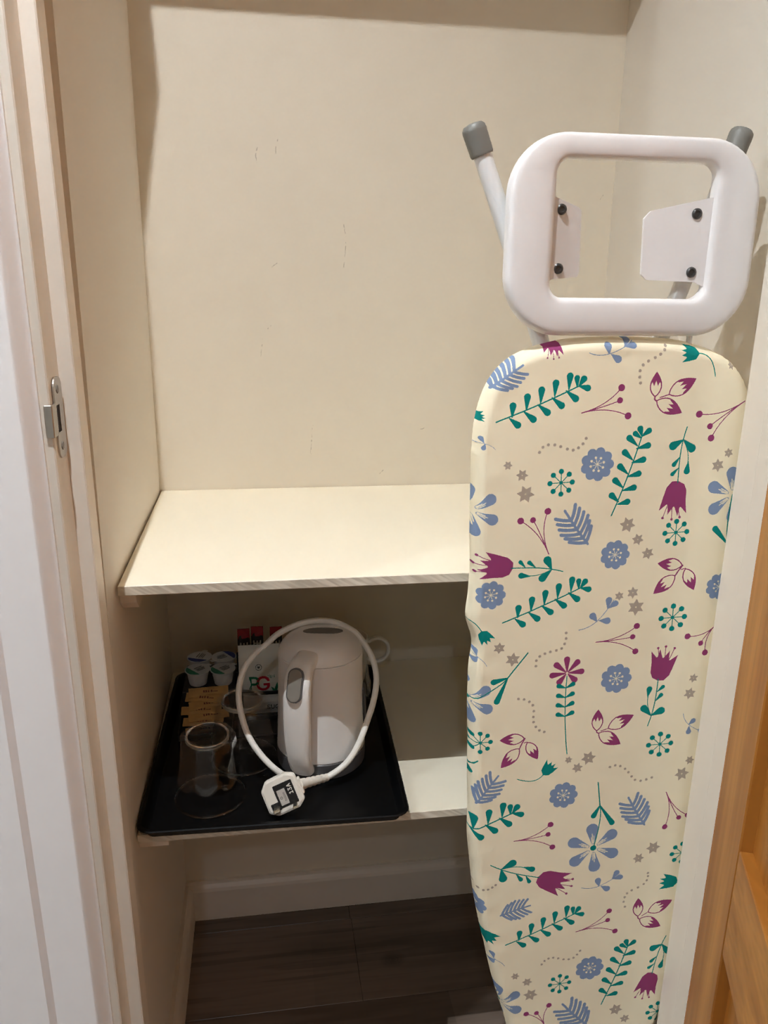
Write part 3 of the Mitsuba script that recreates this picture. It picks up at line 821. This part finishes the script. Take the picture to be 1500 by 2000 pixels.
i_sw = int(np.argmin(np.abs(hp[:, 2] - .1565) + 9 * (hp[:, 0] < .078)))
o, tz_, nr = on_handle(i_sw, .0066)
cap_ = lambda a, b: rpoly(-a, a, -b, b, a - .0001)
bez_ring = extrude(cap_(.0106, .0225), .0034); btn = cat(extrude(cap_(.0088, .0207), .0046))
ex = np.cross(tz_, nr)
sw = part(hd, 'switch_surround', place(bez_ring, o, ex, tz_, nr), 'm_kettle_base', label='dark grey oval rim')
part(sw, 'switch', place(btn, o, ex, tz_, nr), 'm_switch', label='grey oval on-off switch')
ga = A3([.985, -.17, 0]); gz = np.linspace(.036, .118, 24)
gp = [A3([KX, KY, KZ]) + ga * (.0622 - .0044 * (z - .0262) / .128 + .0002) + A3([0, 0, z]) for z in gz]
gs = np.stack([np.clip(np.sin(np.pi * np.linspace(.04, .96, 24)) * 3, .3, 1)] * 2, 1)
part(kt, 'water_gauge', sweep(gp, superellipse(.0035, .0085, 3, 20), gs, up=ga), 'm_gauge', 30, label='dark glossy strip of the water gauge')
sa = -ha
spm = hull([A3([KX, KY, KZ]) + sa * r + hb * sgn * w + A3([0, 0, z]) for r, w, z in ((.052, .020, .1545), (.052, .013, .118), (.074, .006, .1545), (.072, .006, .148)) for sgn in (1, -1)])
part(kt, 'spout', spm, 'm_kettle', 20)

# plug and cord
PC = A3([.1800, -.4130, .5545])
nP = A3([-.06, -.94, .335]); nP /= np.linalg.norm(nP)
xr = np.cross([0, 0, 1], nP); xr /= np.linalg.norm(xr); xr = xr if xr[0] > 0 else -xr
yu = np.cross(nP, xr); a20 = math.radians(22)
e1, e2 = xr * math.cos(a20) + yu * math.sin(a20), yu * math.cos(a20) - xr * math.sin(a20)


def on_plug(m): return place(m, PC, e1, e2, nP)


cordk = kt
outl = Polygon([(-24, -17), (-24, 12), (-15, 22), (12, 23), (23, 17), (24, -17), (15, -24), (-14, -24)]).buffer(-4).buffer(6, quad_segs=6)
outl = affinity.scale(outl, .00094, .00094, origin=(0, 0))
def ringpts(ins, z): return [(x, y, z) for x, y in outl.buffer(-ins).exterior.coords]
pl = part(kt, 'plug', on_plug(hull(ringpts(.0030, 0) + ringpts(.0005, -.0012) + ringpts(0, -.004) + ringpts(.001, -.0115) + ringpts(.006, -.017))), 'm_plug', 20, label='white three-pin mains plug')
blk = shapely.union_all([rpoly(-.0085, .0165, -.0165, .0135, .0012), rpoly(-.0185, -.007, -.0175, -.0070, .001)])
pf = part(pl, 'pin_face', on_plug(extrude(blk, .0005)), 'm_plug_black', label='black pin face')
part(pl, 'fuse_label', on_plug(extrude(rpoly(-.0058, .0050, -.0135, .0065, .0004), .0009)), 'm_label_grey', label='grey fuse label')
tx = text('FUSED', .0026, .0002); tx = rotz(tx, 90); tx.apply_translation([.0022, -.0035, .0009]); part(pl, 'lettering', on_plug(tx), 'm_ink')
rg = trimesh.creation.annulus(.0012, .0017, .0002); rg.apply_translation([-.0026, -.004, .0010]); part(pl, 'approval_ring', on_plug(rg), 'm_ink')
tx = text('13A', .0052, .0002, True); tx = rotz(tx, 90); tx.apply_translation([.0112, .0030, .0006]); part(pl, 'lettering', on_plug(tx), 'm_white_ink')
part(pl, 'pin', on_plug(bbox(-.0165, -.0085, -.0155, -.0115, 0, .0165, .0009)), 'm_brass', label='brass pin')
part(pl, 'pin', on_plug(bbox(.0075, .0135, -.0200, -.0165, 0, .0150, .0008)), 'm_brass', label='brass pin')
part(pl, 'cord_collar', on_plug(bbox(.0225, .0262, -.0115, .0095, -.0145, -.0030, .001)), 'm_plug')
CP = [[0.2364, -0.3679, 0.5405], [0.2498, -0.3644, 0.5457], [0.2691, -0.3576, 0.557], [0.2826, -0.3485, 0.5721], [0.2921, -0.3392, 0.5877], [0.3002, -0.3294, 0.604], [0.3078, -0.3198, 0.6201],
      [0.3134, -0.3089, 0.6382], [0.3152, -0.2996, 0.6536], [0.3132, -0.292, 0.6664], [0.3084, -0.2842, 0.6793], [0.2992, -0.2759, 0.6932], [0.2863, -0.2686, 0.7060], [0.2702, -0.2633, 0.7160], [0.2517, -0.2607, 0.7212],
      [0.2295, -0.2601, 0.7222], [0.2122, -0.2612, 0.7195], [0.195, -0.264, 0.7140], [0.1771, -0.2686, 0.7060], [0.1648, -0.2741, 0.6962], [0.1528, -0.2785, 0.6889], [0.1364, -0.288, 0.673], [0.1285, -0.298, 0.6564],
      [0.126, -0.3087, 0.6384], [0.129, -0.3209, 0.6181], [0.1379, -0.3356, 0.5937], [0.1541, -0.349, 0.5713], [0.1718, -0.3588, 0.5551], [0.1903, -0.3638, 0.5423], [0.207, -0.3640, 0.5340], [0.222, -0.3575, 0.5300], [0.2330, -0.3495, 0.5296]]
cs = spline(CP, 220)
for i in range(len(cs) - 12):                     # the cord lies on the kettle's skin, never inside it
    d = cs[i, :2] - [KX, KY]; r = np.hypot(*d); z = cs[i, 2] - KZ
    R = np.interp(z, [0, .0245, .167, .175, .1795, .1845, .1893, .1925, .1944, .1945], [.0628, .0628, .0572, .0548, .0515, .0465, .039, .028, 0, -1]) + .0043
    if r < R and z < .1944: cs[i, :2] = [KX, KY] + d / r * R
for _ in range(6): cs[1:-1] = cs[1:-1] * .5 + (cs[:-2] + cs[2:]) * .25
part(kt, 'cord', tube(cs, .0042, 16), 'm_cord', True, label='white mains cord looped over the kettle')
s0 = PC + e1 * .0225 - nP * .0085; s1 = A3(CP[0]) + (A3(CP[1]) - A3(CP[0])) * .25
uu = np.linspace(0, 1, 25); rr = .0072 - .0020 * uu - .0007 * (np.arange(25) % 4 >= 2) * (uu > .2)
part(pl, 'strain_relief', tube(s0 + (s1 - s0) * uu[:, None], 1, 20, rr), 'm_plug', 25)

# glass tumblers, upside down
N9 = 9


def tumbler_wall():
    """the faceted wall, a single sheet; the thick foot and the rim are solid glass"""
    P = [(.0449, .0028, 0), (.0446, .008, 0), (.0441, .016, 0), (.0436, .024, 0), (.0434, .0305, 0), (.0436, .033, .15), (.0436, .0355, .45), (.0432, .0385, .85), (.0424, .042, 1), (.0412, .048, 1), (.0396, .058, 1), (.0376, .076, 1), (.0366, .085, 1), (.0357, .0895, .9), (.0340, .0920, .5), (.0308, .0930, .15), (.0285, .0931, 0)]
    n = 108; th = np.arange(n) * 2 * np.pi / n
    seg_ = 2 * np.pi / N9; fac = math.cos(math.pi / N9) / np.cos((th % seg_) - seg_ / 2)
    V = []
    for r, z, f in P:
        # the panels end in a scalloped ledge
        q = r * (1 - f + f * fac); zz = z + .0035 * np.cos(N9 * th) * math.exp(-((z - .037) / .004) ** 2)
        V.append(np.stack([q * np.cos(th), q * np.sin(th), zz], 1))
    V = np.vstack(V); F = []
    for a in range(len(P) - 1):
        for k in range(n):
            k2 = (k + 1) % n; F += [(a * n + k, a * n + k2, (a + 1) * n + k2), (a * n + k, (a + 1) * n + k2, (a + 1) * n + k)]
    return trimesh.Trimesh(V, A3(F), process=False)


TW = mikit.ply(tumbler_wall(), 'm_glass_wall', 24)
m = lathe([(0, .0842), (.022, .0842), (.0262, .0852), (.0282, .0875), (.0286, .0915), (.0276, .0931), (.0262, .0929), (.0245, .0912), (.012, .0908), (0, .0907)], 72); m.fix_normals()
TF = mikit.ply(m, 'm_glass', 40)
tr = A3([[.0449 + .0013 * math.cos(t), .0013 + .0013 * math.sin(t)] for t in np.linspace(0, 2 * np.pi, 14)[:-1]])
m = sweep([(.0449 * math.cos(t), .0449 * math.sin(t), .0014) for t in np.linspace(0, 2 * np.pi, 97)[:-1]], circle(.0013, 12), closed=True, up=[0, 0, 1])
TR = mikit.ply(m, 'm_glass', True)
for lab, x, y, a in (('clear faceted glass tumbler upside down at the front left of the black tray', .0868, -.3635, 8), ('clear faceted glass tumbler upside down behind the front one, beside the kettle', .1290, -.2790, 25),
                     ('clear glass tumbler upside down at the back right, half hidden by the kettle', .2850, -.1530, 3)):
    k = thing('glass_tumbler', lab, 'glass'); M = T().translate([x, y, TZ + .0010]).rotate([0, 0, 1], a)
    for nm, d in (('wall', TW), ('foot', TF), ('rim', TR)): scene[f'{k}__{nm}'] = {**d, 'to_world': M}

# white mug behind the kettle
mg = thing('mug', 'white mug with a round ring handle behind the kettle', 'mug')
mc = A3([.2995, -.0780, TZ + .0006])
mp = [(0, .004), (.022, .004), (.026, .010), (.029, .04), (.0308, .0845), (.0319, .0855), (.0330, .0845), (.0315, .040), (.0285, .010), (.025, .001), (.022, 0), (0, 0)]
m = lathe(mp, 64); m.fix_normals(); part(mg, 'cup', m.apply_translation(mc), 'm_mug', 40)
th = np.linspace(-2.35, 2.35, 40)
hpath = [mc + A3([.0480 + .0205 * math.cos(t), 0, .058 + .0215 * math.sin(t)]) for t in th]
part(mg, 'handle', sweep(hpath, superellipse(.0030, .0048, 2.4, 18), up=None), 'm_mug', 40)

# sachet holder
hol = thing('sachet_holder', 'black stepped plastic holder with tea, coffee, sugar and milk at the back of the tray', 'holder')
z0 = TZ + .0006
part(hol, 'base', bbox(.0320, .2050, -.2280, -.0640, z0, z0 + .003, .001), 'm_black_box')
part(hol, 'raised_step', bbox(.0335, .1140, -.1550, -.0655, z0 + .003, z0 + .0415, .0012), 'm_black_box')
for x0_, x1_, y0_, y1_, h in ((.0320, .0340, -.228, -.156, .014), (.0340, .110, -.228, -.226, .010), (.1100, .1120, -.228, -.156, .016), (.1125, .2030, -.186, -.184, .0095), (.1145, .2030, -.1515, -.1490, .0325), (.1145, .2030, -.1160, -.1140, .050), (.1145, .2030, -.0660, -.0640, .060), (.2030, .2050, -.186, -.0640, .030)):
    part(hol, 'divider', bbox(x0_, x1_, y0_, y1_, z0 + .003, z0 + h, .0006), 'm_black_box')

# milk pots
SH = z0 + .0416
potm = mikit.ply(lathe([(0, 0), (.0125, 0), (.0136, .001), (.0172, .0225), (.0195, .0230), (.0197, .0236), (0, .0236)], 48), 'm_pot', 30)
lidm = mikit.ply(cat(lathe([(0, .0237), (.0198, .0237), (.0200, .0240), (.0192, .0244), (.0185, .0241), (.008, .0245), (0, .0245)], 48), bbox(.0185, .0245, -.004, .004, .02372, .02402)), 'm_foil', 30)
cres = Point(0, 0).buffer(.0184).difference(sbox(-.0085, -.03, .03, .03))
crm = mikit.ply(extrude(cres, .0003).apply_translation([0, 0, .0245]), 'm_green')
crb = mikit.ply(extrude(cres, .0003).apply_translation([0, 0, .0245]), 'm_blue')
lines_ = shapely.union_all([sbox(-.004, y - .0007, .012 - abs(y) * .5, y + .0007) for y in (-.006, -.003, 0, .004)])
lnm = mikit.ply(extrude(lines_, .0002).apply_translation([0, 0, .0246]), 'm_screw')
for lab, x, y, rot, green in (('milk pot with green edged foil lid, front left of the four', .0564, -.1285, 40, True), ('milk pot with green edged foil lid, front right of the four', .0953, -.1310, 40, True),
                              ('milk pot with blue edged foil lid, back left of the four', .0563, -.0850, 70, False), ('milk pot with blue edged foil lid, back right of the four', .0951, -.0890, 215, False)):
    k = thing('milk_pot', lab, 'milk pot'); M = T().translate([x, y, SH]).rotate([0, 0, 1], rot)
    for nm, d in (('cup', potm), ('lid', lidm)): scene[f'{k}__{nm}'] = {**d, 'to_world': M}
    scene[f'{k}__lid__colour_band'] = {**(crm if green else crb), 'to_world': M}; scene[f'{k}__lid__print'] = {**lnm, 'to_world': M}


# sachets: flat pillows with crimped ends, in their own xy-plane
def hgt(w, h, t, seal=.006):
    def f(x, y):
        a = np.clip(1 - (2 * np.abs(x) / w) ** 4, 0, 1); b = np.clip((h / 2 - np.abs(y) - seal) / (.22 * h), 0, 1)
        return .0003 + t / 2 * a * (b * b * (3 - 2 * b))
    return f


def sachet(w, h, t, nx=14, ny=26, seal=.006):
    f = hgt(w, h, t, seal); X, Y = np.meshgrid(np.linspace(-w / 2, w / 2, nx), np.linspace(-h / 2, h / 2, ny), indexing='ij')
    Zt = f(X, Y); top = np.stack([X, Y, Zt], -1).reshape(-1, 3); bot = np.stack([X, Y, -Zt], -1).reshape(-1, 3); V = np.vstack([top, bot]); n = nx * ny; F = []
    for i in range(nx - 1):
        for j in range(ny - 1):
            a, b, c, d = i * ny + j, (i + 1) * ny + j, (i + 1) * ny + j + 1, i * ny + j + 1
            F += [(a, b, c), (a, c, d), (n + a, n + c, n + b), (n + a, n + d, n + c)]
    per = [i * ny for i in range(nx)] + [(nx - 1) * ny + j for j in range(1, ny)] + [i * ny + ny - 1 for i in range(nx - 2, -1, -1)] + [j for j in range(ny - 2, 0, -1)]
    for a, b in zip(per, per[1:] + per[:1]): F += [(a, n + a, n + b), (a, n + b, b)]
    m = trimesh.Trimesh(V, F, process=False); m.fix_normals(); return m


def drape(m, f, off=.00012):
    m = m.copy(); m.vertices[:, 2] += f(m.vertices[:, 0], m.vertices[:, 1]) + off; return m


def stand(m, x, y, z, lean=0., yaw=0.):
    """puts a sachet (xy) upright at its lower edge centre, leaning back by lean degrees"""
    c, s = math.cos(math.radians(lean)), math.sin(math.radians(lean))
    q, w_ = math.cos(math.radians(yaw)), math.sin(math.radians(yaw))
    ex = A3([q, w_, 0]); ey = A3([-w_ * s, q * s, c]); return place(m, [x, y, z], ex, ey, np.cross(ex, ey))


# tea bag envelope
tk = thing('tea_bag_envelope', 'white tea bag envelope printed with a green P and a red G', 'tea bag')
tw, tht = .0640, .0860; tf = hgt(tw, tht, .007)
def tea(m): return stand(m.copy().apply_translation([0, tht / 2, 0]), .1520, -.1375, TZ + .0175 + .0003, 6)
part(tk, 'envelope', tea(sachet(tw, tht, .007, 18, 30)), 'm_tea', 40)
for s_, h_, dx, dy, mm in (('P', .0215, -.0085, -.020, 'm_pg_green'), ('G', .0235, .0055, -.0210, 'm_pg_red'), ('tips', .0052, .0185, -.0095, 'm_pg_green')):
    q = text(s_, h_, .0002, s_ != 'tips'); q.apply_translation([dx, dy, 0]); part(tk, 'lettering', tea(drape(q, tf)), mm)
em = Point(0, 0).buffer(.0052).difference(Point(0, 0).buffer(.0044)).union(Polygon([(-.0018, .0012), (.0018, .0012), (.0006, -.0016), (-.0006, -.0016)]).buffer(.0005))
q = extrude(affinity.translate(em, -.001, .0065), .0002); part(tk, 'emblem', tea(drape(q, tf)), 'm_screw')
lf = shapely.union_all([almond((0, 0), (.0035, .018), .0045), almond((.001, 0), (-.0065, .011), .0035)])
q = extrude(affinity.translate(lf, .0245, -.0385), .0002); part(tk, 'leaf_print', tea(drape(q, tf)), 'm_pg_green')

# coffee sticks
for j, (x, lab) in enumerate(((.1285, 'black coffee stick with a red top, leftmost of the three behind the tea bag'), (.1495, 'black coffee stick with a red top, middle of the three behind the tea bag'), (.1800, 'black coffee stick with a red top nearest the kettle'))):
    ck = thing('coffee_stick', lab, 'coffee sachet'); cw, ch = .0195, .1130; cf = hgt(cw, ch, .006); zz = (0, .003, .001)[j]
    def cof(m): return stand(m.copy().apply_translation([0, ch / 2, 0]), x, -.1010, TZ + .0038 + zz, 3, (3, -4, 2)[j])
    part(ck, 'sachet', cof(sachet(cw, ch, .006, 10, 26)), 'm_coffee', 40)
    q = extrude(sbox(-cw / 2 + .0002, ch / 2 - .0165, cw / 2 - .0002, ch / 2 - .0002), .0002); q = q.subdivide(); part(ck, 'red_top', cof(drape(q, cf)), 'm_red', label='red top')
    ltr = shapely.union_all([sbox(-.0062, .0235, -.0042, .0335), sbox(.0042, .0235, .0062, .0335), sbox(-.0062, .0275, .0062, .0295), sbox(-.0010, .0235, .0010, .0330)])
    q = extrude(ltr, .0002); part(ck, 'lettering', cof(drape(q, cf)), 'm_white_ink')

# white sugar sachet in the front slot
sk = thing('sugar_sachet', 'white sugar sachet in the front slot of the black holder', 'sugar sachet'); sw_, sh_ = .0720, .0300; sf = hgt(sw_, sh_, .005, .003)
def sug(m): return stand(m.copy().apply_translation([0, sh_ / 2, 0]), .1625, -.1665, TZ + .0040, 5)
part(sk, 'sachet', sug(sachet(sw_, sh_, .005, 18, 14, .003)), 'm_label_grey', 40)
q = text('SUGAR', .0068, .0002, True); q.apply_translation([.0160, -.0040, 0]); part(sk, 'lettering', sug(drape(q, sf)), 'm_ink')

# brown sugar sticks, a loose pile in the front left tray of the holder
kw, kh = .0150, .0600
kst = mikit.ply(rotz(sachet(kw, kh, .0042, 8, 20, .004), 90), 'm_kraft', 40)
kf = hgt(kw, kh, .0042, .004)
q = extrude(shapely.union_all([sbox(x, -.0018, x + .0022, .0018) for x in (-.008, -.0045, -.001, .0035)] + [sbox(.007, -.0015, .014, -.0005)]), .0002); q = drape(q, lambda x, y: kf(y, x)); kpr = mikit.ply(q, 'm_kraft_ink')
for j, (x, y, z, tilt, yaw) in enumerate(((.0720, -.2120, .5315, 12, 7), (.0670, -.1975, .5365, 24, -4), (.0750, -.1905, .5425, 26, 9), (.0640, -.1830, .5480, 24, -1), (.0750, -.1745, .5535, 30, 12), (.0690, -.1680, .5600, 34, -11), (.0740, -.1600, .5660, 40, 4))):
    k = thing('sugar_stick', 'brown paper sugar stick, ' + ('frontmost and lowest', 'second from the bottom', 'third from the bottom', 'in the middle', 'third from the top', 'second from the top', 'topmost')[j] + ' of its pile', 'sugar sachet', 'brown sugar sticks in the holder')
    M = T().translate([x, y, z + .001]).rotate([0, 0, 1], yaw).rotate([1, 0, 0], tilt)
    scene[f'{k}__sachet'] = {**kst, 'to_world': M}; scene[f'{k}__lettering'] = {**kpr, 'to_world': M}
